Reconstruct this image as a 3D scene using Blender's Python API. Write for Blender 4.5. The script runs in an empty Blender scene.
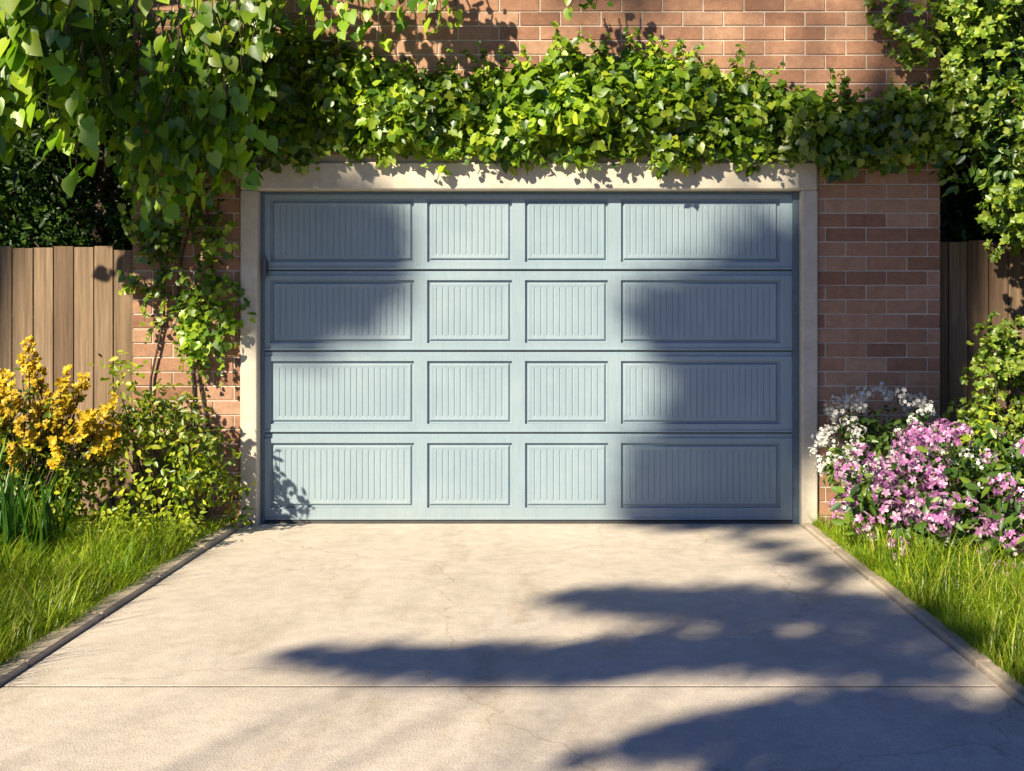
import bpy, math, random
import numpy as np
from mathutils import Vector
rng = np.random.default_rng(7); random.seed(7)
scene = bpy.context.scene
scene.view_settings.view_transform = 'Standard'
scene.view_settings.look = 'None'
scene.view_settings.exposure = 0
col = scene.collection

# ------------------------------------------------------------------ light
EL, AZ = math.radians(32), math.radians(33)
S = np.array([-math.sin(AZ)*math.cos(EL), -math.cos(AZ)*math.cos(EL), math.sin(EL)])
w = bpy.data.worlds.new("World"); scene.world = w; w.use_nodes = True
nt = w.node_tree; bg = nt.nodes["Background"]
sky = nt.nodes.new("ShaderNodeTexSky"); sky.sky_type = 'NISHITA'; sky.sun_disc = False
sky.sun_elevation = EL; sky.sun_rotation = math.radians(213); sky.ozone_density = 4.0; sky.dust_density = 0.4
mxw = nt.nodes.new("ShaderNodeMix"); mxw.data_type = 'RGBA'; mxw.blend_type = 'MULTIPLY'; mxw.inputs[0].default_value = 1
mxw.inputs[7].default_value = (.62, .90, 1.62, 1); nt.links.new(sky.outputs[0], mxw.inputs[6])
nt.links.new(mxw.outputs[2], bg.inputs[0]); bg.inputs[1].default_value = 0.06
sl = bpy.data.lights.new("sun", 'SUN'); sl.energy = 10.3; sl.angle = math.radians(0.95); sl.color = (1.0, 0.86, 0.635)
so = bpy.data.objects.new("sun", sl); col.objects.link(so)
so.rotation_euler = Vector(S).to_track_quat('Z', 'Y').to_euler(); so.location = (-8, -12, 14)

# ------------------------------------------------------------------ camera
cam = bpy.data.cameras.new("camera"); co = bpy.data.objects.new("camera", cam); col.objects.link(co)
co.location = (0, -9, 1.49); co.rotation_euler = (math.radians(90), 0, 0)
cam.sensor_width = 36; cam.lens = 43.03; cam.shift_x = -38/1024; cam.shift_y = -62.5/1024
cam.clip_end = 1000; scene.camera = co

# ------------------------------------------------------------------ materials
def new_mat(name):
    m = bpy.data.materials.new(name); m.use_nodes = True
    n = m.node_tree.nodes; p = n["Principled BSDF"]
    return m, m.node_tree, n, m.node_tree.links, p

def ramp(n, cols):
    r = n.new("ShaderNodeValToRGB"); e = r.color_ramp.elements
    while len(e) < len(cols): e.new(0.5)
    for i, (pos, c) in enumerate(cols):
        e[i].position = pos; e[i].color = (*c, 1)
    return r

def noise(n, l, scale, detail=4, rough=0.6, vec=None):
    t = n.new("ShaderNodeTexNoise"); t.inputs["Scale"].default_value = scale
    t.inputs["Detail"].default_value = detail; t.inputs["Roughness"].default_value = rough
    if vec is not None: l.new(vec, t.inputs["Vector"])
    return t

def mixc(n, l, a, b, fac, mode='MIX'):
    m = n.new("ShaderNodeMix"); m.data_type = 'RGBA'; m.blend_type = mode
    for s, v in ((6, a), (7, b)):
        if isinstance(v, tuple): m.inputs[s].default_value = (*v, 1)
        else: l.new(v, m.inputs[s])
    if isinstance(fac, float): m.inputs[0].default_value = fac
    else: l.new(fac, m.inputs[0])
    return m.outputs[2]

def leaf_mat(name, cols, trans=0.35, rough=0.4, tmul=(1.6, 1.68, .56), patch=1.6, gl=.035):
    m, t, n, l, p = new_mat(name); n.remove(p)
    g = n.new("ShaderNodeNewGeometry"); r = ramp(n, cols); l.new(g.outputs["Random Per Island"], r.inputs[0])
    tc = n.new("ShaderNodeTexCoord"); nz = noise(n, l, patch, 0, 0.5, tc.outputs["Object"])
    hs = n.new("ShaderNodeHueSaturation"); mr = n.new("ShaderNodeMapRange")
    mr.inputs[1].default_value = 0.3; mr.inputs[2].default_value = 0.7; mr.inputs[3].default_value = 0.7; mr.inputs[4].default_value = 1.3
    l.new(nz.outputs[0], mr.inputs[0]); l.new(mr.outputs[0], hs.inputs["Value"]); l.new(r.outputs[0], hs.inputs["Color"])
    df = n.new("ShaderNodeBsdfDiffuse"); l.new(hs.outputs[0], df.inputs[0])
    tr = n.new("ShaderNodeBsdfTranslucent"); tcol = mixc(n, l, hs.outputs[0], tmul, 1.0, 'MULTIPLY'); l.new(tcol, tr.inputs[0])
    mx = n.new("ShaderNodeMixShader"); mx.inputs[0].default_value = trans; l.new(df.outputs[0], mx.inputs[1]); l.new(tr.outputs[0], mx.inputs[2])
    gs_ = n.new("ShaderNodeBsdfGlossy"); gs_.inputs["Roughness"].default_value = rough; gs_.inputs[0].default_value = (.9, .95, 1, 1)
    m2 = n.new("ShaderNodeMixShader"); m2.inputs[0].default_value = gl; l.new(mx.outputs[0], m2.inputs[1]); l.new(gs_.outputs[0], m2.inputs[2])
    l.new(m2.outputs[0], n["Material Output"].inputs[0])
    return m

M_ivy = leaf_mat("ivy_leaf", [(0, (0.03, 0.08, 0.005)), (0.35, (0.10, 0.19, 0.010)), (0.75, (0.22, 0.33, 0.018)), (1, (0.36, 0.43, 0.035))], 0.35)
M_hang = leaf_mat("linden_leaf", [(0, (0.04, 0.11, 0.006)), (0.5, (0.15, 0.28, 0.012)), (1, (0.34, 0.45, 0.03))], 0.45)
M_bg = leaf_mat("shade_dark_leaf", [(0, (0.008, 0.025, 0.004)), (0.7, (0.025, 0.06, 0.008)), (1, (0.06, 0.11, 0.012))], 0.2, gl=.015)  # shade on the background trees is put into this dark leaf colour
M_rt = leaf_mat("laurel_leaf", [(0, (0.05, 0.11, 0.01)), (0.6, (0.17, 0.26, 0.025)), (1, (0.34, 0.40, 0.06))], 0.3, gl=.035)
M_bush = leaf_mat("shrub_leaf", [(0, (0.05, 0.11, 0.006)), (0.5, (0.18, 0.26, 0.012)), (1, (0.40, 0.41, 0.03))], 0.35)
M_lime = leaf_mat("lime_leaf", [(0, (0.12, 0.2, 0.012)), (0.6, (0.28, 0.36, 0.02)), (1, (0.45, 0.46, 0.04))], 0.35)
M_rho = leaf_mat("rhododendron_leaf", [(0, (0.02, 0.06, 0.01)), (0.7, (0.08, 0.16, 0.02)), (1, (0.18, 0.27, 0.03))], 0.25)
M_gold = leaf_mat("golden_leaf", [(0, (0.55, 0.34, 0.02)), (0.5, (0.74, 0.54, 0.03)), (1, (0.82, 0.70, 0.08))], 0.4, tmul=(1.08, 1.08, .6), gl=.02)
M_pink = leaf_mat("pink_petal", [(0, (0.30, 0.08, 0.28)), (0.4, (0.48, 0.19, 0.43)), (0.75, (0.62, 0.36, 0.56)), (1, (0.78, 0.66, 0.76))], 0.3, tmul=(1.05, .9, 1.0), gl=.02)
M_white = leaf_mat("white_petal", [(0, (0.6, 0.62, 0.6)), (1, (0.82, 0.82, 0.78))], 0.25, tmul=(1, 1, .95), gl=.02)
M_grass = leaf_mat("grass_blade", [(0, (0.06, 0.13, 0.006)), (0.5, (0.18, 0.29, 0.012)), (0.88, (0.36, 0.44, 0.025)), (1, (0.52, 0.46, 0.14))], 0.4, patch=1.3, gl=.025)
M_iris = leaf_mat("iris_blade", [(0, (0.03, 0.10, 0.015)), (0.7, (0.09, 0.22, 0.025)), (1, (0.20, 0.34, 0.035))], 0.35, gl=.02)

def bark():
    m, t, n, l, p = new_mat("bark")
    tc = n.new("ShaderNodeTexCoord"); mp = n.new("ShaderNodeMapping"); mp.inputs["Scale"].default_value = (12, 12, 2.5)
    l.new(tc.outputs["Object"], mp.inputs[0]); z = noise(n, l, 2, 3, .7, mp.outputs[0])
    r = ramp(n, [(0.3, (0.02, 0.015, 0.010)), (0.7, (0.11, 0.08, 0.055))]); l.new(z.outputs[0], r.inputs[0])
    l.new(r.outputs[0], p.inputs["Base Color"]); p.inputs["Roughness"].default_value = .9
    b = n.new("ShaderNodeBump"); b.inputs["Distance"].default_value = .02; l.new(z.outputs[0], b.inputs["Height"]); l.new(b.outputs[0], p.inputs["Normal"])
    return m
M_bark = bark()

def concrete(name, base, dark, sc=1.0, bump=0.004, speck=.8, stain=False):
    m, t, n, l, p = new_mat(name)
    tc = n.new("ShaderNodeTexCoord"); v = tc.outputs["Object"]
    a = noise(n, l, 1.1*sc, 3, .6, v); b = noise(n, l, 9*sc, 4, .7, v); c = noise(n, l, 130*sc, 2, .7, v)
    r = ramp(n, [(0.3, dark), (0.62, base)]); l.new(a.outputs[0], r.inputs[0])
    r2 = ramp(n, [(0.3, (.84, .83, .82)), (0.65, (1.04, 1.03, 1.02))]); l.new(b.outputs[0], r2.inputs[0])
    r3 = ramp(n, [(0.32, (.72, .70, .67)), (0.5, (1, 1, 1)), (0.75, (1.10, 1.10, 1.10))]); l.new(c.outputs[0], r3.inputs[0])
    x = mixc(n, l, r.outputs[0], r2.outputs[0], 1.0, 'MULTIPLY'); x = mixc(n, l, x, r3.outputs[0], speck, 'MULTIPLY')
    if stain:
        mp = n.new("ShaderNodeMapping"); mp.inputs["Scale"].default_value = (2.2, .55, 1); l.new(v, mp.inputs[0])
        d = noise(n, l, 1, 5, .72, mp.outputs[0]); rd = ramp(n, [(.34, (.84, .81, .76)), (.47, (1, 1, 1)), (.66, (1.04, 1.03, 1.02))]); l.new(d.outputs[0], rd.inputs[0])
        x = mixc(n, l, x, rd.outputs[0], 1.0, 'MULTIPLY')
        # a few hairline cracks
        nv = noise(n, l, 3.0, 3, .6, v); va = n.new("ShaderNodeVectorMath"); va.operation = 'MULTIPLY_ADD'; va.inputs[1].default_value = (.35, .35, .35)
        l.new(nv.outputs[1], va.inputs[0]); l.new(v, va.inputs[2])
        vo = n.new("ShaderNodeTexVoronoi"); vo.feature = 'DISTANCE_TO_EDGE'; vo.inputs["Scale"].default_value = .42; l.new(va.outputs[0], vo.inputs["Vector"])
        rv = ramp(n, [(.0008, (.60, .56, .50)), (.0028, (1, 1, 1))]); l.new(vo.outputs["Distance"], rv.inputs[0])
        x = mixc(n, l, x, rv.outputs[0], .6, 'MULTIPLY')
    l.new(x, p.inputs["Base Color"]); p.inputs["Roughness"].default_value = .85
    p.inputs["Specular IOR Level"].default_value = .25
    ad = n.new("ShaderNodeMath"); ad.operation = 'ADD'; l.new(b.outputs[0], ad.inputs[0]); l.new(c.outputs[0], ad.inputs[1])
    bp = n.new("ShaderNodeBump"); bp.inputs["Distance"].default_value = bump; bp.inputs["Strength"].default_value = .9
    l.new(ad.outputs[0], bp.inputs["Height"]); l.new(bp.outputs[0], p.inputs["Normal"])
    return m
M_conc = concrete("driveway_concrete", (0.62, 0.565, 0.49), (0.53, 0.48, 0.41), 1, .004, .9, True)
M_kerb = concrete("edging_concrete", (0.56, 0.48, 0.38), (0.38, 0.33, 0.26), 2.0, .006)
M_frame = concrete("frame_stucco", (0.55, 0.515, 0.435), (0.48, 0.445, 0.375), 1.5, .002, .35)
M_ground = concrete("soil", (0.09, 0.07, 0.04), (0.05, 0.05, 0.02), 2.0, .03)

def brickmat():
    m, t, n, l, p = new_mat("brick_clay")
    g = n.new("ShaderNodeNewGeometry"); tc = n.new("ShaderNodeTexCoord")
    r = ramp(n, [(0, (0.25, 0.125, 0.075)), (0.35, (0.34, 0.18, 0.108)), (0.7, (0.39, 0.22, 0.135)), (1, (0.44, 0.27, 0.175))])
    l.new(g.outputs["Random Per Island"], r.inputs[0])
    a = noise(n, l, 14, 4, .7, tc.outputs["Object"]); b = noise(n, l, 130, 2, .7, tc.outputs["Object"])
    ra = ramp(n, [(0.3, (.72, .70, .70)), (.7, (1.12, 1.12, 1.14))]); l.new(a.outputs[0], ra.inputs[0])
    x = mixc(n, l, r.outputs[0], ra.outputs[0], 1.0, 'MULTIPLY')
    rb = ramp(n, [(0.3, (.75, .75, .75)), (.6, (1.05, 1.05, 1.05))]); l.new(b.outputs[0], rb.inputs[0])
    x = mixc(n, l, x, rb.outputs[0], .8, 'MULTIPLY')
    l.new(x, p.inputs["Base Color"]); p.inputs["Roughness"].default_value = .88
    ad = n.new("ShaderNodeMath"); ad.operation = 'ADD'; l.new(a.outputs[0], ad.inputs[0]); l.new(b.outputs[0], ad.inputs[1])
    bp = n.new("ShaderNodeBump"); bp.inputs["Distance"].default_value = .005; l.new(ad.outputs[0], bp.inputs["Height"]); l.new(bp.outputs[0], p.inputs["Normal"])
    return m
M_brick = brickmat()
M_mortar = concrete("mortar", (0.58, 0.52, 0.44), (0.47, 0.42, 0.36), 3, .002, .4)

def sidebrick():
    m, t, n, l, p = new_mat("brick_side")
    tc = n.new("ShaderNodeTexCoord"); sp = n.new("ShaderNodeSeparateXYZ"); l.new(tc.outputs["Object"], sp.inputs[0])
    cb = n.new("ShaderNodeCombineXYZ"); l.new(sp.outputs[1], cb.inputs[0]); l.new(sp.outputs[2], cb.inputs[1])
    b = n.new("ShaderNodeTexBrick"); l.new(cb.outputs[0], b.inputs[0]); b.inputs["Scale"].default_value = 1
    b.inputs["Brick Width"].default_value = .3; b.inputs["Row Height"].default_value = .1; b.inputs["Mortar Size"].default_value = .006
    b.inputs["Color1"].default_value = (.4, .22, .14, 1); b.inputs["Color2"].default_value = (.3, .15, .1, 1); b.inputs["Mortar"].default_value = (.5, .44, .38, 1)
    l.new(b.outputs[0], p.inputs["Base Color"]); p.inputs["Roughness"].default_value = .9
    return m
M_side = sidebrick()

def doormat_():
    m, t, n, l, p = new_mat("door_paint")
    tc = n.new("ShaderNodeTexCoord"); v = tc.outputs["Object"]
    a = noise(n, l, 2.2, 4, .6, v)
    mp = n.new("ShaderNodeMapping"); mp.inputs["Scale"].default_value = (60, 60, 4); l.new(v, mp.inputs[0]); b = noise(n, l, 1, 3, .6, mp.outputs[0])
    r = ramp(n, [(0.3, (0.210, 0.290, 0.345)), (0.7, (0.255, 0.335, 0.39))]); l.new(a.outputs[0], r.inputs[0])
    rb = ramp(n, [(0.3, (.88, .89, .90)), (.6, (1.03, 1.03, 1.03))]); l.new(b.outputs[0], rb.inputs[0])
    x = mixc(n, l, r.outputs[0], rb.outputs[0], .6, 'MULTIPLY')
    sp = n.new("ShaderNodeSeparateXYZ"); l.new(v, sp.inputs[0]); mr = n.new("ShaderNodeMapRange")
    mr.inputs[1].default_value = 0.0; mr.inputs[2].default_value = 0.25; mr.inputs[3].default_value = .35; mr.inputs[4].default_value = 0.0
    l.new(sp.outputs[2], mr.inputs[0]); mm = n.new("ShaderNodeMath"); mm.operation = 'MULTIPLY'; l.new(mr.outputs[0], mm.inputs[0]); l.new(a.outputs[0], mm.inputs[1])
    x = mixc(n, l, x, (.30, .27, .22), mm.outputs[0])
    l.new(x, p.inputs["Base Color"]); p.inputs["Roughness"].default_value = .5; p.inputs["Specular IOR Level"].default_value = .4
    c = noise(n, l, 180, 2, .6, v); bp = n.new("ShaderNodeBump"); bp.inputs["Distance"].default_value = .0012
    l.new(c.outputs[0], bp.inputs["Height"]); l.new(bp.outputs[0], p.inputs["Normal"])
    return m
M_door = doormat_()
def plain(name, c, r=.6, metal=0):
    m, t, n, l, p = new_mat(name)
    tc = n.new("ShaderNodeTexCoord"); z = noise(n, l, 20, 3, .6, tc.outputs["Object"])
    rr = ramp(n, [(0.3, tuple(k*.75 for k in c)), (.7, c)]); l.new(z.outputs[0], rr.inputs[0]); l.new(rr.outputs[0], p.inputs["Base Color"])
    p.inputs["Roughness"].default_value = r; p.inputs["Metallic"].default_value = metal
    return m
M_rubber = plain("rubber_seal", (.05, .055, .06)); M_jamb = plain("jamb_paint", (.09, .14, .19), .5)
M_steel = plain("steel", (.12, .12, .12), .4, .6); M_roof = plain("roof_tile", (.12, .07, .05), .9); M_joint = plain("joint_dirt", (.05, .04, .03), .95)

def woodmat():
    m, t, n, l, p = new_mat("fence_wood")
    g = n.new("ShaderNodeNewGeometry"); tc = n.new("ShaderNodeTexCoord")
    r = ramp(n, [(0, (0.12, 0.078, 0.048)), (0.5, (0.18, 0.125, 0.077)), (1, (0.25, 0.18, 0.115))]); l.new(g.outputs["Random Per Island"], r.inputs[0])
    mp = n.new("ShaderNodeMapping"); mp.inputs["Scale"].default_value = (45, 45, 1.6); l.new(tc.outputs["Object"], mp.inputs[0])
    z = noise(n, l, 1, 4, .7, mp.outputs[0]); rz = ramp(n, [(0.3, (.5, .48, .45)), (.65, (1.15, 1.12, 1.1))]); l.new(z.outputs[0], rz.inputs[0])
    x = mixc(n, l, r.outputs[0], rz.outputs[0], 1.0, 'MULTIPLY'); l.new(x, p.inputs["Base Color"]); p.inputs["Roughness"].default_value = .85
    bp = n.new("ShaderNodeBump"); bp.inputs["Distance"].default_value = .004; l.new(z.outputs[0], bp.inputs["Height"]); l.new(bp.outputs[0], p.inputs["Normal"])
    return m
M_wood = woodmat()

# ------------------------------------------------------------------ mesh helpers
def add_obj(name, verts, faces, mat, parent=None, smooth=False):
    me = bpy.data.meshes.new(name); me.from_pydata([tuple(v) for v in verts], [], faces); me.update()
    if smooth: me.polygons.foreach_set("use_smooth", [True]*len(me.polygons))
    me.materials.append(mat); o = bpy.data.objects.new(name, me); col.objects.link(o)
    if parent: o.parent = parent
    return o
def empty(name):
    e = bpy.data.objects.new(name, None); col.objects.link(e); return e

class MB:
    def __init__(s): s.v = []; s.f = []
    def add(s, v, f):
        k = len(s.v); s.v += [tuple(x) for x in v]; s.f += [tuple(i+k for i in q) for q in f]
    def box(s, x0, x1, y0, y1, z0, z1, b=0.0):
        if b <= 0:
            v = [(x, y, z) for x in (x0, x1) for y in (y0, y1) for z in (z0, z1)]
            s.add(v, [(0, 1, 3, 2), (4, 6, 7, 5), (0, 4, 5, 1), (2, 3, 7, 6), (0, 2, 6, 4), (1, 5, 7, 3)])
        else:
            import itertools
            v = []; idx = {}
            X = (x0, x1); Y = (y0, y1); Z = (z0, z1)
            for i, j, k in itertools.product((0, 1), repeat=3):
                c = (X[i], Y[j], Z[k]); sgn = (1-2*i, 1-2*j, 1-2*k)
                for a in range(3):
                    q = [c[t]+(sgn[t]*b if t != a else 0) for t in range(3)]
                    idx[(i, j, k, a)] = len(v); v.append(q)
            f = []
            for a in range(3):
                for side in (0, 1):
                    ring = []
                    for p, q in ((0, 0), (1, 0), (1, 1), (0, 1)):
                        ijk = [0, 0, 0]; ijk[a] = side; o = [t for t in range(3) if t != a]; ijk[o[0]] = p; ijk[o[1]] = q
                        ring.append(idx[(*ijk, a)])
                    f.append(tuple(ring))
            for a in range(3):
                o = [t for t in range(3) if t != a]
                for p, q in itertools.product((0, 1), repeat=2):
                    A = [0, 0, 0]; B = [0, 0, 0]; A[o[0]] = B[o[0]] = p; A[o[1]] = B[o[1]] = q; B[a] = 1
                    f.append((idx[(*A, o[0])], idx[(*B, o[0])], idx[(*B, o[1])], idx[(*A, o[1])]))
            for i, j, k in itertools.product((0, 1), repeat=3): f.append(tuple(idx[(i, j, k, a)] for a in range(3)))
            s.add(v, f)
    def tube(s, pts, radii, seg=7):
        pts = [Vector(p) for p in pts]; k = len(s.v); n = len(pts)
        for i, p in enumerate(pts):
            d = (pts[min(i+1, n-1)]-pts[max(i-1, 0)]).normalized()
            a = d.orthogonal().normalized()
            if i > 0:
                a = (pa - d*pa.dot(d)).normalized()
            pa = a; b = d.cross(a)
            for j in range(seg):
                t = 2*math.pi*j/seg; s.v.append(tuple(p+(a*math.cos(t)+b*math.sin(t))*radii[i]))
        for i in range(n-1):
            for j in range(seg):
                s.f.append((k+i*seg+j, k+i*seg+(j+1) % seg, k+(i+1)*seg+(j+1) % seg, k+(i+1)*seg+j))
        s.f.append(tuple(k+(n-1)*seg+j for j in range(seg)))
    def obj(s, name, mat, parent=None, smooth=False):
        o = add_obj(name, s.v, s.f, mat, parent, smooth)
        import bmesh
        bm = bmesh.new(); bm.from_mesh(o.data); bmesh.ops.recalc_face_normals(bm, faces=bm.faces); bm.to_mesh(o.data); bm.free()
        return o

def norm(a): return a/np.maximum(np.linalg.norm(a, axis=-1, keepdims=True), 1e-9)
def scatter(name, tmpl, P, N, T, Sz, mat, parent=None):
    V, F = tmpl; V = np.array(V, float); n = len(P); P = np.asarray(P, float); N = np.asarray(N, float); T = np.asarray(T, float)
    N = norm(N); T = norm(T-N*np.sum(N*T, 1, keepdims=True)); B = np.cross(T, N)
    Sz = np.asarray(Sz)[:, None, None]
    W = P[:, None, :] + Sz*(V[None, :, 0:1]*B[:, None]+V[None, :, 1:2]*T[:, None]+V[None, :, 2:3]*N[:, None])
    W = W.reshape(-1, 3); nv = len(V)
    tot = np.array([len(f) for f in F]); li = np.array([i for f in F for i in f])
    loops = (li[None, :]+(np.arange(n)*nv)[:, None]).ravel(); tots = np.tile(tot, n); starts = np.concatenate([[0], np.cumsum(tots)[:-1]])
    me = bpy.data.meshes.new(name); me.vertices.add(len(W)); me.vertices.foreach_set("co", W.ravel().astype(np.float32))
    me.loops.add(len(loops)); me.loops.foreach_set("vertex_index", loops.astype(np.int32))
    me.polygons.add(len(tots)); me.polygons.foreach_set("loop_start", starts.astype(np.int32)); me.polygons.foreach_set("loop_total", tots.astype(np.int32))
    me.update(calc_edges=True); me.validate(); me.materials.append(mat)
    o = bpy.data.objects.new(name, me); col.objects.link(o)
    if parent: o.parent = parent
    return o

def two_sided(side):
    k = len(side); V = [(0, 0, 0), (0, .5, -.03), (0, 1, -.10)]
    V += [(-x, y, z) for x, y, z in side]+[(x, y, z) for x, y, z in side]
    h = k//2
    L = list(range(3, 3+k)); R = list(range(3+k, 3+2*k))
    F = [tuple([0]+[1]+L[:h+1][::-1]), tuple([1, 2]+L[h:][::-1]), tuple([0]+R[:h+1]+[1]), tuple([1]+R[h:]+[2])]
    return V, F
T_heart = two_sided([(.20, -.14, .05), (.42, .05, .10), (.46, .30, .10), (.34, .58, .06), (.12, .86, -.04)])
T_ivy = two_sided([(.22, -.16, .05), (.52, .10, .10), (.33, .30, .06), (.40, .55, .07), (.14, .78, 0)])
T_oval = ([(0, 0, 0), (0, 1, -.08), (-.22, .28, .05), (-.2, .66, .04), (.22, .28, .05), (.2, .66, .04)], [(0, 1, 3, 2), (0, 4, 5, 1)])
def whorl(n=7, tilt=35, wid=1.0):
    V = []; F = []; v0, f0 = T_oval
    for i in range(n):
        a = 2*math.pi*i/n+random.uniform(-.25, .25); t = math.radians(tilt+random.uniform(-18, 22)); s = random.uniform(.75, 1.05)
        k = len(V)
        for x, y, z in v0:
            x, y, z = x*s*wid, y*s, z*s
            y2 = y*math.cos(t)-z*math.sin(t); z2 = y*math.sin(t)+z*math.cos(t)
            V.append((x*math.cos(a)-y2*math.sin(a), x*math.sin(a)+y2*math.cos(a), z2))
        F += [tuple(i+k for i in f) for f in f0]
    return V, F
T_whorl = whorl(); T_whorlw = whorl(7, 35, 1.45)
def floret_truss(nf, R, fr, petals=5, jit=.4, low=1.25):
    V = []; F = []
    for i in range(nf):
        zz = 1-(i+.5)/nf*low; ph = i*2.399; q = math.sqrt(max(0, 1-zz*zz))
        d = Vector((q*math.cos(ph), q*math.sin(ph), zz)); c = d*R*random.uniform(.55, 1.25)
        d = (d+Vector((random.uniform(-jit, jit), random.uniform(-jit, jit), random.uniform(-.3, .4)))).normalized()
        a = d.orthogonal().normalized(); b = d.cross(a); f0 = random.uniform(0, 6)
        for j in range(petals):
            t = f0+2*math.pi*j/petals; r1 = a*math.cos(t)+b*math.sin(t); r2 = a*math.cos(t+1.57)+b*math.sin(t+1.57); k = len(V)
            V += [tuple(c), tuple(c+(r1*.6+r2*.36)*fr+d*fr*.35), tuple(c+(r1*1.05+r2*.15)*fr+d*fr*.25), tuple(c+(r1*1.05-r2*.15)*fr+d*fr*.28), tuple(c+(r1*.6-r2*.36)*fr+d*fr*.38)]
            F.append((k, k+1, k+2, k+3, k+4))
    return V, F
T_pink = floret_truss(11, .85, .40, 5, .7, 1.5); T_wh = floret_truss(9, .9, .34, 5, .7, 1.4)
def blade(width, bend):
    return ([(-.5*width, 0, 0), (.5*width, 0, 0), (-.42*width, .35, -.08*bend), (.42*width, .35, -.08*bend), (-.26*width, .7, -.34*bend), (.26*width, .7, -.34*bend), (0, .95, -.75*bend)], [(0, 1, 3, 2), (2, 3, 5, 4), (4, 5, 6)])

def leaves_in(clumps, per, size, shell=.55, up=.5, out=(0, -.3, 0), rnd=.6, droop=.4):
    P = []; N = []; T = []; Z = []
    for c in clumps:
        x, y, z, r = c[:4]; n = max(3, int(per*(r/.2)**2)); u = norm(rng.normal(size=(n, 3)))
        rr = r*(shell+(1.05-shell)*rng.random((n, 1)))
        P.append(np.array([x, y, z])+u*rr)
        N.append(u*.7+np.array([0, 0, up])+np.array(out)+rng.normal(size=(n, 3))*rnd*.6)
        T.append(u*.5+rng.normal(size=(n, 3))*.6+np.array([0, 0, -droop])); Z.append(rng.uniform(size[0], size[1], n))
    return np.vstack(P), np.vstack(N), np.vstack(T), np.concatenate(Z)

def crown(c, rad, n, r, lo=-.6, inner=.55):
    out = []
    while len(out) < n:
        u = norm(rng.normal(size=3))
        if u[2] < lo: continue
        k = inner+(1-inner)*rng.random()**.6
        p = np.array(c)+u*np.array(rad)*k; out.append((*p, rng.uniform(*r)))
    return out

# ------------------------------------------------------------------ ground
add_obj("ground", [(-200, -200, -.02), (200, -200, -.02), (200, 200, -.02), (-200, 200, -.02)], [(0, 1, 2, 3)], M_ground)
dw = empty("driveway")
DL, DR, JY = -2.245, 1.84, -3.98
mb = MB(); mb.box(DL, DR, JY+.009, .30, -.12, 0, .001); mb.obj("slab_rear", M_conc, dw)
mb = MB(); mb.box(DL, DR, -8.2, JY-.009, -.12, -.001, .001); mb.obj("slab_front", M_conc, dw)
mb = MB(); mb.box(DL+.01, DR-.01, JY-.0085, JY+.0085, -.12, -.0025); mb.obj("joint_filler", M_joint, dw)
mb = MB(); mb.box(-30, 30, -14, -8.21, -.12, -.003, .003); mb.obj("street_slab", M_conc, dw)
mb = MB()
y = -.02
while y > -8:
    L = random.uniform(.85, 1.0)
    mb.box(DL-.13, DL-.012, y-L+.008, y, -.1, .030+random.uniform(-.004, .004), .010)
    mb.box(DR+.010, DR+.085, y-L+.008, y, -.1, .024+random.uniform(-.004, .004), .010); y -= L
mb.obj("concrete_edging", M_kerb)

# ------------------------------------------------------------------ garage building
house = empty("brick_garage")
WX0, WX1, WH = -3.07, 2.87, 4.6
FX0, FX1, FZ = -2.271, 1.963, 2.67
OX0, OX1, OZ = -2.147, 1.846, 2.464
mb = MB(); ch = .106; bl = .30; g = .010
nrow = int(WH/ch)+1
for r_ in range(nrow):
    z0 = r_*ch-.03; z1 = z0+ch-g
    x = WX0-(bl*.5 if r_ % 2 else 0)
    while x < WX1:
        a, b = max(x, WX0), min(x+bl-g, WX1); x += bl
        segs = [(a, b)]
        if z0 < FZ-.02:
            segs = []
            if a < FX0+.02: segs.append((a, min(b, FX0+.02)))
            if b > FX1-.02: segs.append((max(a, FX1-.02), b))
        for (p, q) in segs:
            if q-p < .03: continue
            yo = random.uniform(-.002, .002)
            mb.box(p, q, yo, .09, z0+random.uniform(-.0015, .0015), z1, .003)
mb.obj("front_brickwork", M_brick, house)
mb = MB()
mb.box(WX0+.004, FX0+.03, .007, .24, -.1, WH); mb.box(FX1-.03, WX1-.004, .007, .24, -.1, WH); mb.box(FX0+.03, FX1-.03, .007, .24, FZ-.04, WH)
mb.obj("mortar_wall", M_mortar, house)
mb = MB(); mb.box(WX0+.002, WX0+.24, .245, 6, -.1, WH); mb.box(WX1-.24, WX1-.002, .245, 6, -.1, WH); mb.box(WX0+.24, WX1-.24, 5.8, 6, -.1, WH)
mb.obj("side_walls", M_side, house)
mb = MB(); mb.add([(WX0-.3, -.35, WH), (WX1+.3, -.35, WH), (WX1+.3, 6.3, WH), (WX0-.3, 6.3, WH), (WX0-.3, 3, WH+1.6), (WX1+.3, 3, WH+1.6)],
  [(0, 1, 5, 4), (2, 3, 4, 5), (0, 4, 3), (1, 2, 5), (0, 3, 2, 1)]); mb.obj("roof", M_roof, house)
mb = MB(); fy = -.035
mb.box(FX0, OX0, fy, .2, -.05, OZ, .008); mb.box(OX1, FX1, fy, .2, -.05, OZ, .008); mb.box(FX0, FX1, fy-.002, .2, OZ+.001, FZ, .012)
mb.obj("door_surround", M_frame, house)
mb = MB(); jy = .072
mb.box(OX0+.001, OX0+.028, jy, .19, 0.0, OZ-.001, .002); mb.box(OX1-.048, OX1-.001, jy-.012, .19, 0.0, OZ-.001, .003); mb.box(OX0+.03, OX1-.05, jy, .19, OZ-.022, OZ-.001, .002)
mb.obj("door_jamb", M_jamb, house)

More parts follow.
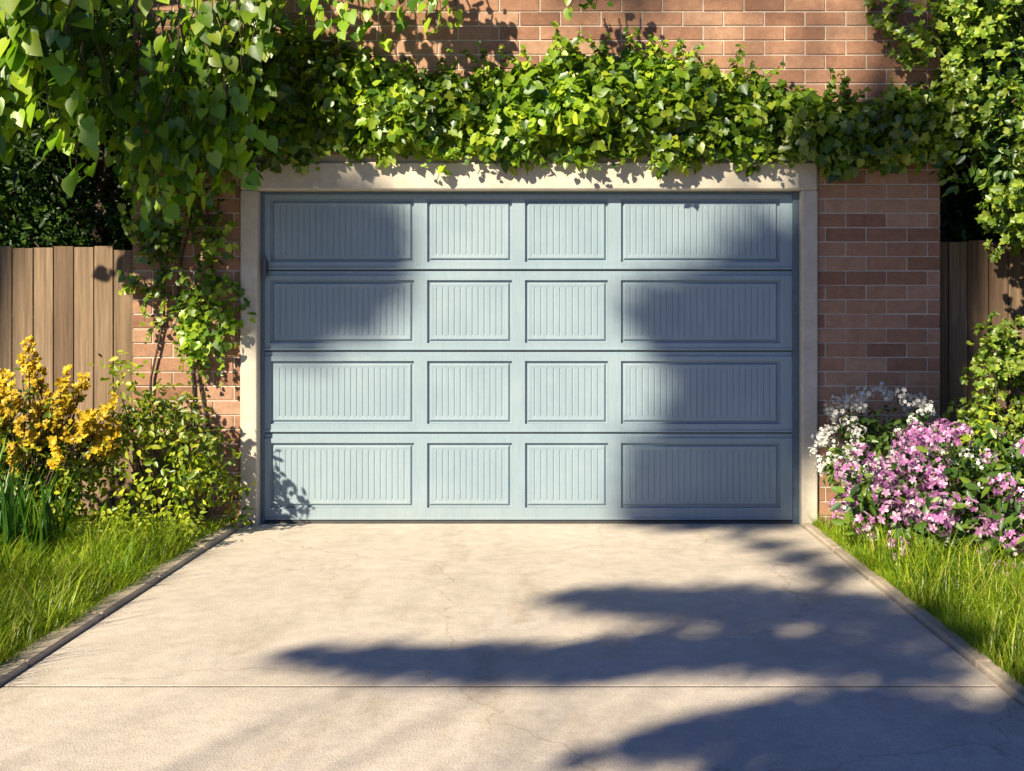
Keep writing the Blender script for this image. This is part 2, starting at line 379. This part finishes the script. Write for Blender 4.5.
# ------------------------------------------------------------------ garage door
gd = empty("garage_door")
DY = .09
px = [(-2.08, -1.01), (-.913, -.282), (-.186, .431), (.527, 1.708)]
rows = [(1.943, 2.411, 1.883, 2.50), (1.341, 1.809, 1.282, 1.883), (.740, 1.208, .673, 1.282), (.117, .599, 0.022, .673)]
X0, X1 = OX0+.012, OX1-.012
mb = MB()
def quad(a, b, c, d): mb.add([a, b, c, d], [(0, 1, 2, 3)])
def rect(x0, x1, z0, z1, y): quad((x0, y, z0), (x1, y, z0), (x1, y, z1), (x0, y, z1))
for (pz0, pz1, s0, s1) in rows:
    s0 += .004; s1 -= .004
    prof_b = [(DY+.035, s0), (DY+.004, s0), (DY-.007, s0+.005), (DY-.007, s0+.016), (DY, s0+.022), (DY, pz0)]
    prof_t = [(DY, pz1), (DY, s1-.036), (DY+.012, s1-.032), (DY+.012, s1-.006), (DY+.018, s1), (DY+.035, s1)]
    for pr in (prof_b, prof_t):
        for (ya, za), (yb, zb) in zip(pr[:-1], pr[1:]): quad((X0, ya, za), (X1, ya, za), (X1, yb, zb), (X0, yb, zb))
    xs = [X0]+[v for p in px for v in p]+[X1]
    for i in range(0, len(xs), 2): rect(xs[i], xs[i+1], pz0, pz1, DY)
    for (a, b) in px:
        rings = [(0, DY), (.004, DY+.024), (.015, DY+.025), (.026, DY+.010), (.032, DY+.007), (.050, DY+.009)]
        for (i0, y0), (i1, y1) in zip(rings[:-1], rings[1:]):
            A = [(a+i0, y0, pz0+i0), (b-i0, y0, pz0+i0), (b-i0, y0, pz1-i0), (a+i0, y0, pz1-i0)]
            B = [(a+i1, y1, pz0+i1), (b-i1, y1, pz0+i1), (b-i1, y1, pz1-i1), (a+i1, y1, pz1-i1)]
            for k in range(4): quad(A[k], A[(k+1) % 4], B[(k+1) % 4], B[k])
        i = .050; ax, bx, az, bz = a+i, b-i, pz0+i, pz1-i; yb = DY+.009
        ng = round((bx-ax)/.045); pitch = (bx-ax)/ng; e_ = .014
        for k in range(ng):
            xa = ax+k*pitch; xb = xa+pitch; c = (xa+xb)/2; hw = .007; dp = .005
            rect(xa, c-hw, az, bz, yb); rect(c+hw, xb, az, bz, yb)
            mb.add([(c-hw, yb, az), (c+hw, yb, az), (c, yb+dp, az+e_), (c, yb+dp, bz-e_), (c-hw, yb, bz), (c+hw, yb, bz)],
                   [(0, 1, 2), (0, 2, 3, 4), (1, 5, 3, 2), (4, 3, 5)])
add_obj("door_sections", mb.v, mb.f, M_door, gd)
mb = MB(); mb.box(X0, X1, DY+.036, DY+.06, .01, 2.52); mb.obj("backing", M_rubber, gd)
mb = MB(); mb.box(X0, X1, DY-.002, DY+.03, .001, .022, .004); mb.obj("bottom_seal", M_rubber, gd)
mb = MB()
mb.box(-2.122, -2.088, DY-.02, DY-.0075, 1.85, 1.95, .004); mb.box(-2.114, -2.096, DY-.055, DY-.02, 1.90, 1.92, .003); mb.box(-2.116, -2.094, DY-.065, DY-.045, 1.82, 1.98, .003)
mb.obj("latch_handle", M_steel, gd)

# ------------------------------------------------------------------ fences
def fence(x0, x1, top, seed):
    e = empty("wooden_fence"); mb = MB(); x = x0; random.seed(seed)
    while x < x1:
        wd = random.uniform(.135, .155); yo = random.uniform(-.004, .004)
        mb.box(x, x+wd, .30+yo, .322+yo, .03, top+random.uniform(-.015, .015), .003); x += wd+.008
    mb.obj("planks", M_wood, e)
    mb = MB()
    for z in (.4, 1.15, 1.8): mb.box(x0, x1, .33, .37, z, z+.09, .004)
    x = x0+.05
    while x < x1: mb.box(x, x+.09, .371, .46, -.1, top-.05, .004); x += 2.0
    mb.obj("rails", M_wood, e)
fence(-9.0, -3.2, 2.06, 3); fence(2.885, 8.5, 2.11, 4); random.seed(11)

# ------------------------------------------------------------------ ivy on the wall
ivy = empty("climbing_ivy")
tx = [-2.6, -2.28, -1.84, -1.25, -.88, -.51, -.07, .22, .66, 1.1, 1.54, 1.99, 2.43, 2.94]
tz = [3.6, 3.6, 3.58, 3.40, 3.28, 3.30, 3.40, 3.50, 3.44, 3.34, 3.22, 3.12, 3.14, 3.3]
cl = []
for i in range(290):
    x = rng.uniform(-2.75, 2.9); top = np.interp(x, tx, tz); r = rng.uniform(.06, .16)
    bot = 2.72+.05*math.sin(x*5.1)+.04*math.sin(x*11+1)-(.09 if x > 1.5 else 0)
    z = rng.uniform(bot+r*.55, top-r*.5); hh = (z-bot)/(top-bot)
    cl.append((x, -.04-rng.uniform(0, .27)*(1-abs(hh-.5)), z, r))
for i in range(34):
    x = rng.uniform(-2.5, 2.9); cl.append((x, -.08-rng.uniform(0, .04), 2.70+rng.uniform(-.06, .06), rng.uniform(.04, .08)))
P, N, T, Z = leaves_in(cl, 92, (.045, .09), .5, .4, (-.2, -.5, 0), 1.0, .6)
k = P[:, 1] < -.012; P = P[k]; N = N[k]; T = T[k]; Z = Z[k]
n = 4200; bx = rng.uniform(-2.9, 2.9, n); bt = np.interp(bx, tx, tz); bz = 2.74+(bt-2.76)*rng.random(n)
P = np.vstack([P, np.c_[bx, rng.uniform(-.07, -.02, n), bz]]); N = np.vstack([N, np.c_[rng.normal(size=n)*.4, -np.ones(n), .3+rng.normal(size=n)*.3]])
T = np.vstack([T, np.c_[rng.normal(size=n)*.5, np.zeros(n), -np.ones(n)]]); Z = np.concatenate([Z, rng.uniform(.06, .10, n)])
cl2 = []
for i in range(92):
    f = rng.random()**1.15; z = 2.75-1.55*f; xm = -2.70+.20*f+.1*math.sin(z*5); hw = .36*(1-f)**.7+.06
    x = xm+rng.uniform(-hw, hw); cl2.append((x, -.05-rng.uniform(0, .10), z, rng.uniform(.05, .12)))
for i in range(8): cl2.append((-3.0+rng.uniform(-.1, .15), -.05, rng.uniform(1.7, 2.6), .09))
P2, N2, T2, Z2 = leaves_in(cl2, 46, (.035, .07), .4, .35, (-.1, -.5, 0), .9, .8)
k = P2[:, 1] < -.008; P2, N2, T2, Z2 = P2[k], N2[k], T2[k], Z2[k]
mbs = MB(); SP = []; SN = []; ST = []; SZ = []
def shoot(p, d, L, step, size, droop=.9, rad=.004):
    p = Vector(p); d = Vector(d).normalized(); pts = [p.copy()]; n = max(2, int(L/step))
    for i in range(n):
        d = (d+Vector((random.uniform(-.15, .15), random.uniform(-.1, .08), -droop*step+random.uniform(-.12, .12)))).normalized()
        p = p+d*step
        if p.y > -.02: p.y = -.02
        pts.append(p.copy())
        for s_ in (0, 1):
            SP.append(tuple(p+Vector((random.uniform(-.02, .02), random.uniform(-.03, 0), random.uniform(-.02, .02)))))
            SN.append((random.uniform(-.6, .6), -.7+random.uniform(-.4, .4), .6+random.uniform(-.5, .5)))
            ST.append((random.uniform(-1, 1), random.uniform(-.4, .1), -.5+random.uniform(-.5, .5))); SZ.append(size*random.uniform(.6, 1.1)*(1-.45*i/n))
    mbs.tube(pts, [rad*(1-.6*i/len(pts)) for i in range(len(pts))], 5)
for i in range(95):
    x = random.uniform(-2.2, 2.7); z = float(np.interp(x, tx, tz))-.08
    shoot((x, -.06, z), (random.uniform(-.7, .7), -.25, random.uniform(.4, 1)), random.uniform(.12, .36), .045, .075, 1.4)
for i in range(50):
    x = random.uniform(-2.4, 2.7); shoot((x, -.14, 2.78), (random.uniform(-.5, .5), -.1, -.8), random.uniform(.06, .22), .045, .06, .5)
for i in range(34):
    z = random.uniform(1.5, 2.6); shoot((random.uniform(-2.98, -2.4), -.04, z), (random.uniform(-.5, .5), -.1, -1), random.uniform(.2, .55), .045, .055, .5)
for i in range(5): shoot((random.uniform(-2.75, -2.4), -.04, 1.5), (random.uniform(-.2, .3), -.1, -1), random.uniform(.25, .5), .04, .055, .5)
for i in range(9):
    x = -2.95+.07*i; pts = []
    for j in range(14): pts.append((x+.06*math.sin(j*.9+i), -.02-.01*(i % 2), j*.22))
    if i in (1, 4, 6): mbs.tube(pts, [.012-.0005*j for j in range(14)], 6)
for i in range(16):
    x = -2.2+i*.32; pts = [(x+.1*j+.04*math.sin(j+i), -.045, 2.84+.10*math.sin(j*.5+i)+.03*j) for j in range(10)]
    mbs.tube(pts, [.007]*10, 5)
P = np.vstack([P, P2, np.array(SP)]); N = np.vstack([N, N2, np.array(SN)]); T = np.vstack([T, T2, np.array(ST)]); Z = np.concatenate([Z, Z2, np.array(SZ)])
h = rng.random(len(P)) < .55
scatter("ivy_leaves", T_ivy, P[h], N[h], T[h], Z[h], M_ivy, ivy); scatter("ivy_leaves_round", T_heart, P[~h], N[~h], T[~h], Z[~h], M_ivy, ivy)
mbs.obj("stems", M_bark, ivy, True)

# ------------------------------------------------------------------ overhanging tree, upper left
lt = empty("linden_tree"); mb = MB()
mb.tube([(-5.6, -.8, -.1), (-5.5, -.8, 1.2), (-5.4, -.75, 2.6), (-5.2, -.7, 4.0), (-5.0, -.7, 5.4)], [.2, .16, .14, .11, .06], 12)
for (y0, z0, xe, ze) in [(-.7, 3.9, -1.6, 4.2), (-.6, 3.7, -2.6, 4.0), (-.5, 4.3, -1.0, 4.3), (-.9, 4.1, -2.0, 4.3)]:
    pts = [(-5.15+(xe+5.15)*t, y0+.1*math.sin(t*4+z0), z0+(ze-z0)*t+.35*math.sin(t*3.1)) for t in np.linspace(0, 1, 9)]
    mb.tube(pts, list(np.linspace(.06, .012, 9)), 7)
SP, SN, ST, SZ = [], [], [], []
def hang(x, y, ztop, zend, lsz):
    p = Vector((x, y, ztop)); pts = [p.copy()]; dx = random.uniform(-.25, .3); dy = random.uniform(-.1, .1)
    while p.z > zend:
        p = p+Vector((dx*.07+random.uniform(-.02, .02), dy*.07+random.uniform(-.015, .015), -.065)); dx *= .95; pts.append(p.copy())
        for s_ in range(2 if random.random() < .6 else 1):
            sd = Vector((random.uniform(-.09, .09), random.uniform(-.09, .09), random.uniform(-.02, .02)))
            SP.append(tuple(p+sd)); SN.append((sd.x*6-.45+random.uniform(-.6, .6), -.75+sd.y*6+random.uniform(-.6, .6), .5+random.uniform(-.6, .4)))
            ST.append((sd.x*7, sd.y*5, -.8+random.uniform(-.4, .4))); SZ.append(lsz*random.uniform(.4, 1.15))
    mb.tube(pts, list(np.linspace(.007, .002, len(pts))), 5)
for i in range(112):
    x = random.uniform(-3.95, -1.9); y = random.uniform(-1.3, -.40) if x < -2.95 else random.uniform(-.8, -.32)
    ze = float(np.interp(x, [-3.95, -3.4, -3.15, -2.95, -2.7, -2.3, -1.9], [2.70, 2.65, 2.75, 2.40, 2.15, 2.4, 3.0]))+random.random()**1.5*.9
    hang(x, y, min(4.3, ze+random.uniform(.5, 1.2)), ze, .115 if y > -.9 else .145)
for i in range(18):
    x = random.uniform(-1.9, -.7); hang(x, random.uniform(-.7, -.4), 4.2, random.uniform(3.5, 3.78), .10)
for i in range(4): hang(random.uniform(.0, .4), -.5, 4.1, random.uniform(3.66, 3.78), .08)
for i in range(25):
    x = random.uniform(-5.5, -3.8); hang(x, random.uniform(-1.4, -.3), random.uniform(3.8, 4.6), random.uniform(3.2, 3.8), .14)
mb.obj("trunk_and_limbs", M_bark, lt, True)
scatter("foliage", T_heart, SP, SN, ST, SZ, M_hang, lt)

# ------------------------------------------------------------------ trees behind fences
def tree(name, base, H, tr, clumps, per, size, mat, tmpl=T_oval, **kw):
    e = empty(name); mb = MB(); bx, by, bz = base
    nodes = [(bx, by, bz-.1), (bx+.05, by, bz+H*.3), (bx-.04, by+.05, bz+H*.6), (bx+.02, by, bz+H)]
    mb.tube(nodes, [tr, tr*.8, tr*.6, tr*.25], 10)
    for i, c in enumerate(clumps):
        if i % 3: continue
        t = min(.95, max(.25, (c[2]-bz)/H-.25)); s = Vector((bx, by, bz+H*t)); q = Vector(c[:3]); m = (s+q)/2+Vector((random.uniform(-.08, .08), random.uniform(-.08, .08), -.08))
        mb.tube([s, m, q], [tr*.22, tr*.12, tr*.04], 5)
    mb.obj("trunk_and_limbs", M_bark, e, True)
    P, N, T, Z = leaves_in(clumps, per, size, **kw)
    scatter("foliage", tmpl, P, N, T, Z, mat, e); return e
for i, (x, y, hh) in enumerate([(-3.9, 1.6, 4.2), (-5.2, 2.2, 4.8), (4.0, 1.7, 4.6), (5.4, 2.1, 5.0)]):
    tree("hedge_tree", (x, y, 0), hh*.8, .09, crown((x, y, hh*.62), (1.0, .8, hh*.42), 75, (.16, .34), -1, .2), 60, (.06, .11), M_bg, rnd=.9)
dm = empty("background_trees"); mb = MB(); dcl = []
for sx in (-1, 1):
    for i in range(6):
        x = sx*(3.9+i*1.5); mb.tube([(x, 7.5, -.1), (x+.1, 7.5, 3), (x, 7.6, 6)], [.16, .12, .05], 8)
        dcl += crown((x, 7.5, 3.6), (1.3, 1.0, 3.4), 60, (.35, .6), -1, .2)
P, N, T, Z = leaves_in(dcl, 11, (.22, .38)); scatter("foliage", T_oval, P, N, T, Z, M_bg, dm); mb.obj("trunks", M_bark, dm, True)

c1 = crown((3.62, -.2, 3.3), (.92, .6, 1.2), 160, (.10, .20), -1, .6)+crown((3.65, -.3, 2.35), (.55, .45, .5), 50, (.09, .17), -1, .6)+crown((2.80, -.25, 3.75), (.45, .3, .45), 20, (.1, .2), -1, .4)
lau = tree("laurel_tree", (3.75, .2, 0), 3.4, .06, c1, 22, (.045, .072), M_rt, T_whorlw, up=.4, out=(-.4, -.6, .1), rnd=.8)
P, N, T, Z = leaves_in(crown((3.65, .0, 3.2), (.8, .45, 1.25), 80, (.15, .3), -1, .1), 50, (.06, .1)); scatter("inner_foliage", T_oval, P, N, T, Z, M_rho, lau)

# ------------------------------------------------------------------ shrubs
def shrub(name, base, clumps, per, size, mat, tmpl, stems=14, **kw):
    e = empty(name); mb = MB(); b = Vector(base)
    for i in range(stems):
        c = clumps[random.randrange(len(clumps))]; q = Vector(c[:3]); s = b+Vector((random.uniform(-.08, .08), random.uniform(-.06, .06), 0)); m = s*.45+q*.55+Vector((0, 0, -.05))
        mb.tube([s, m, q], [.012, .008, .003], 5)
    mb.obj("stems", M_bark, e, True)
    P, N, T, Z = leaves_in(clumps, per, size, **kw); scatter("foliage", tmpl, P, N, T, Z, mat, e); return e
cs = crown((-2.74, -.48, .50), (.52, .34, .52), 105, (.06, .13), -.6, .45)+crown((-2.95, -.55, 1.0), (.2, .2, .26), 16, (.05, .09), -1, .4)+[(-2.26+random.uniform(-.12, .06), -.22+random.uniform(-.08, .05), random.uniform(.10, .5), .07) for i in range(12)]
shrub("green_shrub", (-2.7, -.4, 0), cs, 76, (.04, .075), M_bush, T_oval, up=.5, out=(-.3, -.5, 0), rnd=.95)
for (x, y, r, hh) in [(-2.80, -1.25, .24, .36), (-2.50, -.95, .2, .30), (-2.98, -1.6, .2, .2)]:
    shrub("lime_shrub", (x, y, 0), crown((x, y, hh*.35), (r, r*.9, hh*.65), 34, (.04, .08), -.3, .4), 110, (.03, .05), M_lime, T_oval, 6, up=.9, rnd=.8)
gs = empty("golden_shrub"); mb = MB(); SP, SN, ST, SZ = [], [], [], []; GP = []
for i in range(125):
    a = random.uniform(0, 6.28); rr = .62*math.sqrt(random.random()); b = Vector((-3.55+.15*math.cos(a), -.7+.1*math.sin(a), 0))
    tip = Vector((-3.53+rr*1.05*math.cos(a), -.80+rr*.55*math.sin(a), 1.36-rr*.75+random.uniform(-.36, .08)))
    m = b*.5+tip*.5+Vector((0, 0, .1)); mb.tube([b, m, tip], [.008, .006, .003], 5)
    d = (tip-m).normalized(); L = random.uniform(.08, .24); k = 0; fat = random.uniform(.015, .055)
    while k < L:
        q = tip-d*(L*.8-k)+Vector((random.uniform(-fat, fat), random.uniform(-fat, fat), 0)); SP.append(tuple(q)); SN.append(tuple(d*.6+Vector((random.uniform(-.9, .3), random.uniform(-1.3, 0), 0)))); ST.append((random.uniform(-1, 1), random.uniform(-1, 1), .1)); SZ.append(random.uniform(.020, .045)); k += .014
    for j in range(7):
        q = b.lerp(tip, random.uniform(.25, .9)); GP.append((q.x+random.uniform(-.06, .06), q.y+random.uniform(-.06, .06), q.z, random.uniform(.05, .08)))
scatter("golden_flowers", T_whorlw, SP, SN, ST, SZ, M_gold, gs); mb.obj("stems", M_bark, gs, True)
P, N, T, Z = leaves_in(GP, 46, (.04, .07)); scatter("green_foliage", T_oval, P, N, T, Z, M_bush, gs)

def blades(name, xr, yr, n, hr, width, bend, mat, lean=.35, parent=None):
    x = rng.uniform(*xr, n); y = rng.uniform(*yr, n)
    a = rng.uniform(0, 6.28, n); ln = rng.random(n)*lean
    T = np.c_[np.cos(a)*ln, np.sin(a)*ln, np.ones(n)]; N = np.c_[-np.cos(a), -np.sin(a), np.zeros(n)]
    tuft = .75+.25*np.sin(x*6.1+np.sin(y*5))*np.sin(y*7.3+x*2)
    return scatter(name, blade(width, bend), np.c_[x, y, np.full(n, -.02)], N, T, rng.uniform(*hr, n)*tuft, mat, parent)
blades("iris_plant", (-3.75, -2.98), (-1.85, -1.4), 520, (.50, .98), .034, .3, M_iris, .28)
lawn = empty("grass")
for xr, yr, n in [((-3.6, DL-.10), (-5.0, -.1), 26000), ((-5.5, -3.6), (-4.0, .2), 6000), ((DR+.06, 3.1), (-5.0, -.05), 23000), ((3.1, 5.0), (-4, .2), 5000)]:
    blades("blades", xr, yr, n, (.07, .19), .042, .8, M_grass, .6, lawn)
for xr, yr, n in [((-3.6, DL-.14), (-4.5, -.8), 9000), ((-3.6, DL-.40), (-4.3, -1.6), 3500), ((DR+.12, 3.1), (-4.5, -.6), 9000)]:
    blades("tall_blades", xr, yr, n, (.16, .40), .028, .9, M_grass, .5, lawn)
for xr in [(DL-.16, DL-.08), (DR+.07, DR+.14)]:
    blades("edge_blades", xr, (-5.2, -.05), 3800, (.05, .15), .05, 1.1, M_grass, 1.1, lawn)

cs = [(3.28+random.uniform(-1, 1)*(.44*(1-((z-.4)/1.25)**2)+.02), -.28+random.uniform(-.22, .15), z, random.uniform(.06, .11)) for z in [random.uniform(.35, 1.50) for i in range(190)]]
shrub("boxwood_shrub", (3.28, -.2, 0), cs, 32, (.035, .055), M_rt, T_whorlw, up=.5, out=(-.3, -.5, 0), rnd=.7)
cs = crown((3.15, -.75, .5), (.55, .3, .42), 45, (.07, .12), -.3, .5)
shrub("lime_shrub", (3.15, -.7, 0), cs, 50, (.045, .07), M_lime, T_oval, up=.7, rnd=.8)
cs = crown((2.32, -.42, .55), (.40, .26, .40), 60, (.07, .12), -.8, .4)
wsh = shrub("white_flowering_shrub", (2.32, -.4, 0), cs, 65, (.045, .075), M_rho, T_oval, up=.6, rnd=.8)
n = 105; u = norm(rng.normal(size=(n*3, 3))); u = u[(u[:, 2] > -.35) & (u[:, 1] < .4)][:n]
scatter("white_flowers", T_wh, np.array([2.32, -.46, .58])+u*np.array([.47, .38, .43])*rng.uniform(.88, 1.08, (len(u), 1)), u+[0, -.2, .3], rng.normal(size=u.shape), rng.uniform(.030, .058, len(u)), M_white, wsh)
lobes = [((2.75, -1.15, .45), (.62, .38, .40)), ((2.2, -1.15, .34), (.36, .30, .34)), ((3.1, -1.45, .40), (.42, .32, .38)), ((2.42, -1.55, .14), (.35, .25, .24)), ((2.95, -1.8, .16), (.4, .25, .25))]
cs = []
for c, rd in lobes: cs += crown(c, tuple(k*.88 for k in rd), 40, (.07, .13), -.7, .4)
rh = shrub("pink_rhododendron", (2.6, -1.2, 0), cs, 46, (.06, .11), M_rho, T_oval, up=.5, out=(-.2, -.4, 0), rnd=.8)
FP, FN, FS = [], [], []; WP, WN, WS = [], [], []
for (c, rd), nn in zip(lobes, (56, 32, 38, 20, 20)):
    u = norm(rng.normal(size=(nn*6, 3))); u = u[(u[:, 2] > -.5) & (u[:, 1] < .45)][:nn]
    pos = np.array(c)+u*np.array(rd)*rng.uniform(.85, 1.18, (len(u), 1))
    for p_, u_ in zip(pos, u):
        if random.random() < .76: FP.append(p_); FN.append(u_+np.array([0, -.3, .4])); FS.append(random.choice([.035, .05, .06, .07, .085]))
        else: WP.append(p_); WN.append(u_+np.array([0, -.3, .4])); WS.append(random.uniform(.03, .055))
scatter("pink_flowers", T_pink, FP, FN, rng.normal(size=(len(FP), 3)), FS, M_pink, rh)
scatter("pale_flowers", T_wh, WP, WN, rng.normal(size=(len(WP), 3)), WS, M_white, rh)

# ------------------------------------------------------------------ large unseen tree behind the viewer, crown shaped to throw the shade
oak = empty("oak_tree"); mb = MB(); TY = -10.3
tg = []
def wall_t(px_, py_, r): tg.append(((px_-550)/134.7, .05, 1.49+(323-py_)/134.7, r))
def gr_t(px_, py_, r):
    d = 1.49*1224/(py_-323); tg.append(((px_-550)*d/1224, d-9, 0, r))
for q in [(760, 222, .12), (778, 245, .2), (740, 250, .14), (775, 285, .26), (735, 280, .22), (700, 292, .22), (665, 300, .2), (640, 312, .14), (770, 340, .28), (735, 385, .28), (785, 420, .3), (745, 430, .28), (760, 470, .28), (710, 470, .3), (660, 472, .26), (760, 510, .26), (690, 510, .26), (640, 505, .18), (700, 340, .24), (730, 320, .24), (700, 400, .24), (690, 435, .24), (665, 350, .12),
          (278, 213, .22), (310, 213, .22), (345, 215, .22), (376, 218, .2), (382, 243, .2), (345, 252, .24), (305, 255, .24), (275, 250, .24), (372, 278, .2), (335, 292, .24), (293, 300, .24), (300, 325, .2), (268, 320, .22), (350, 305, .15),
          (900, 15, .24), (925, 45, .22), (950, 220, .2), (940, 150, .18)]: wall_t(*q)
for xx in range(828, 945, 22):
    for yy_ in range(200, 440, 28): wall_t(xx+random.uniform(-5, 5), yy_+random.uniform(-5, 5), .22)
for q in [(770, 545, .14), (800, 558, .16), (835, 572, .18), (740, 536, .08), (575, 597, .13), (620, 597, .22), (680, 602, .28), (740, 604, .28), (800, 606, .28), (860, 610, .26), (920, 622, .22), (960, 640, .15),
          (310, 652, .10), (360, 656, .14), (415, 660, .17), (470, 662, .2), (530, 662, .22), (590, 658, .24), (650, 650, .26), (720, 648, .26), (790, 650, .26), (860, 655, .26), (930, 670, .2),
          (600, 750, .06), (650, 742, .10), (700, 734, .14), (760, 724, .18), (820, 718, .22), (880, 716, .24), (950, 728, .24), (1010, 750, .24), (920, 760, .2), (840, 765, .18), (760, 768, .14), (1060, 700, .2)]: gr_t(*q)
ocl = []
for (x, y, z, r) in tg:
    yy = TY+random.uniform(-.8, .8); kk = (y-yy)/-S[1]; ocl.append((x+S[0]*kk, yy, z+S[2]*kk, r))
mb.tube([(-12.4, -11, -.1), (-12.35, -11, 2), (-12.2, -10.9, 4), (-11.9, -10.7, 7), (-11.2, -10.6, 10.4), (-10.4, -10.4, 12.6)], [.36, .30, .27, .2, .13, .05], 12)
nodes = []
for (st, en, sg) in [((-12.25, -11.4, 3.0), (-3.6, -11.6, 3.3), .1), ((-11.2, -10.6, 10.6), (-4.3, -10.4, 11.3), 1.0)]:
    st, en = Vector(st), Vector(en); mb.tube([st.lerp(en, t)+Vector((0, 0, sg*math.sin(3.1*t))) for t in np.linspace(0, 1, 10)], list(np.linspace(.10, .025, 10)), 7)
    nodes += [tuple(st.lerp(en, t)+Vector((0, 0, sg*math.sin(3.1*t)))) for t in np.linspace(0, 1, 16)]
for c in ocl:
    q = Vector(c[:3]); s = min((Vector(nn) for nn in nodes), key=lambda v: (v-q).length); mb.tube([s, (s+q)/2+Vector((0, 0, .06)), q], [.009, .007, .005], 4)
mb.obj("trunk_and_limbs", M_bark, oak, True)
P, N, T, Z = leaves_in(ocl, 250, (.09, .15), 0.1, rnd=1.2)
rest = [(random.uniform(-11.5, -4), TY+random.uniform(-1.0, .8), random.uniform(12.5, 14), random.uniform(.4, .7)) for i in range(50)]
P3, N3, T3, Z3 = leaves_in(rest, 22, (.1, .18), 0.0, rnd=1.2)
scatter("foliage", T_oval, np.vstack([P, P3]), np.vstack([N, N3]), np.vstack([T, T3]), np.concatenate([Z, Z3]), M_bg, oak)
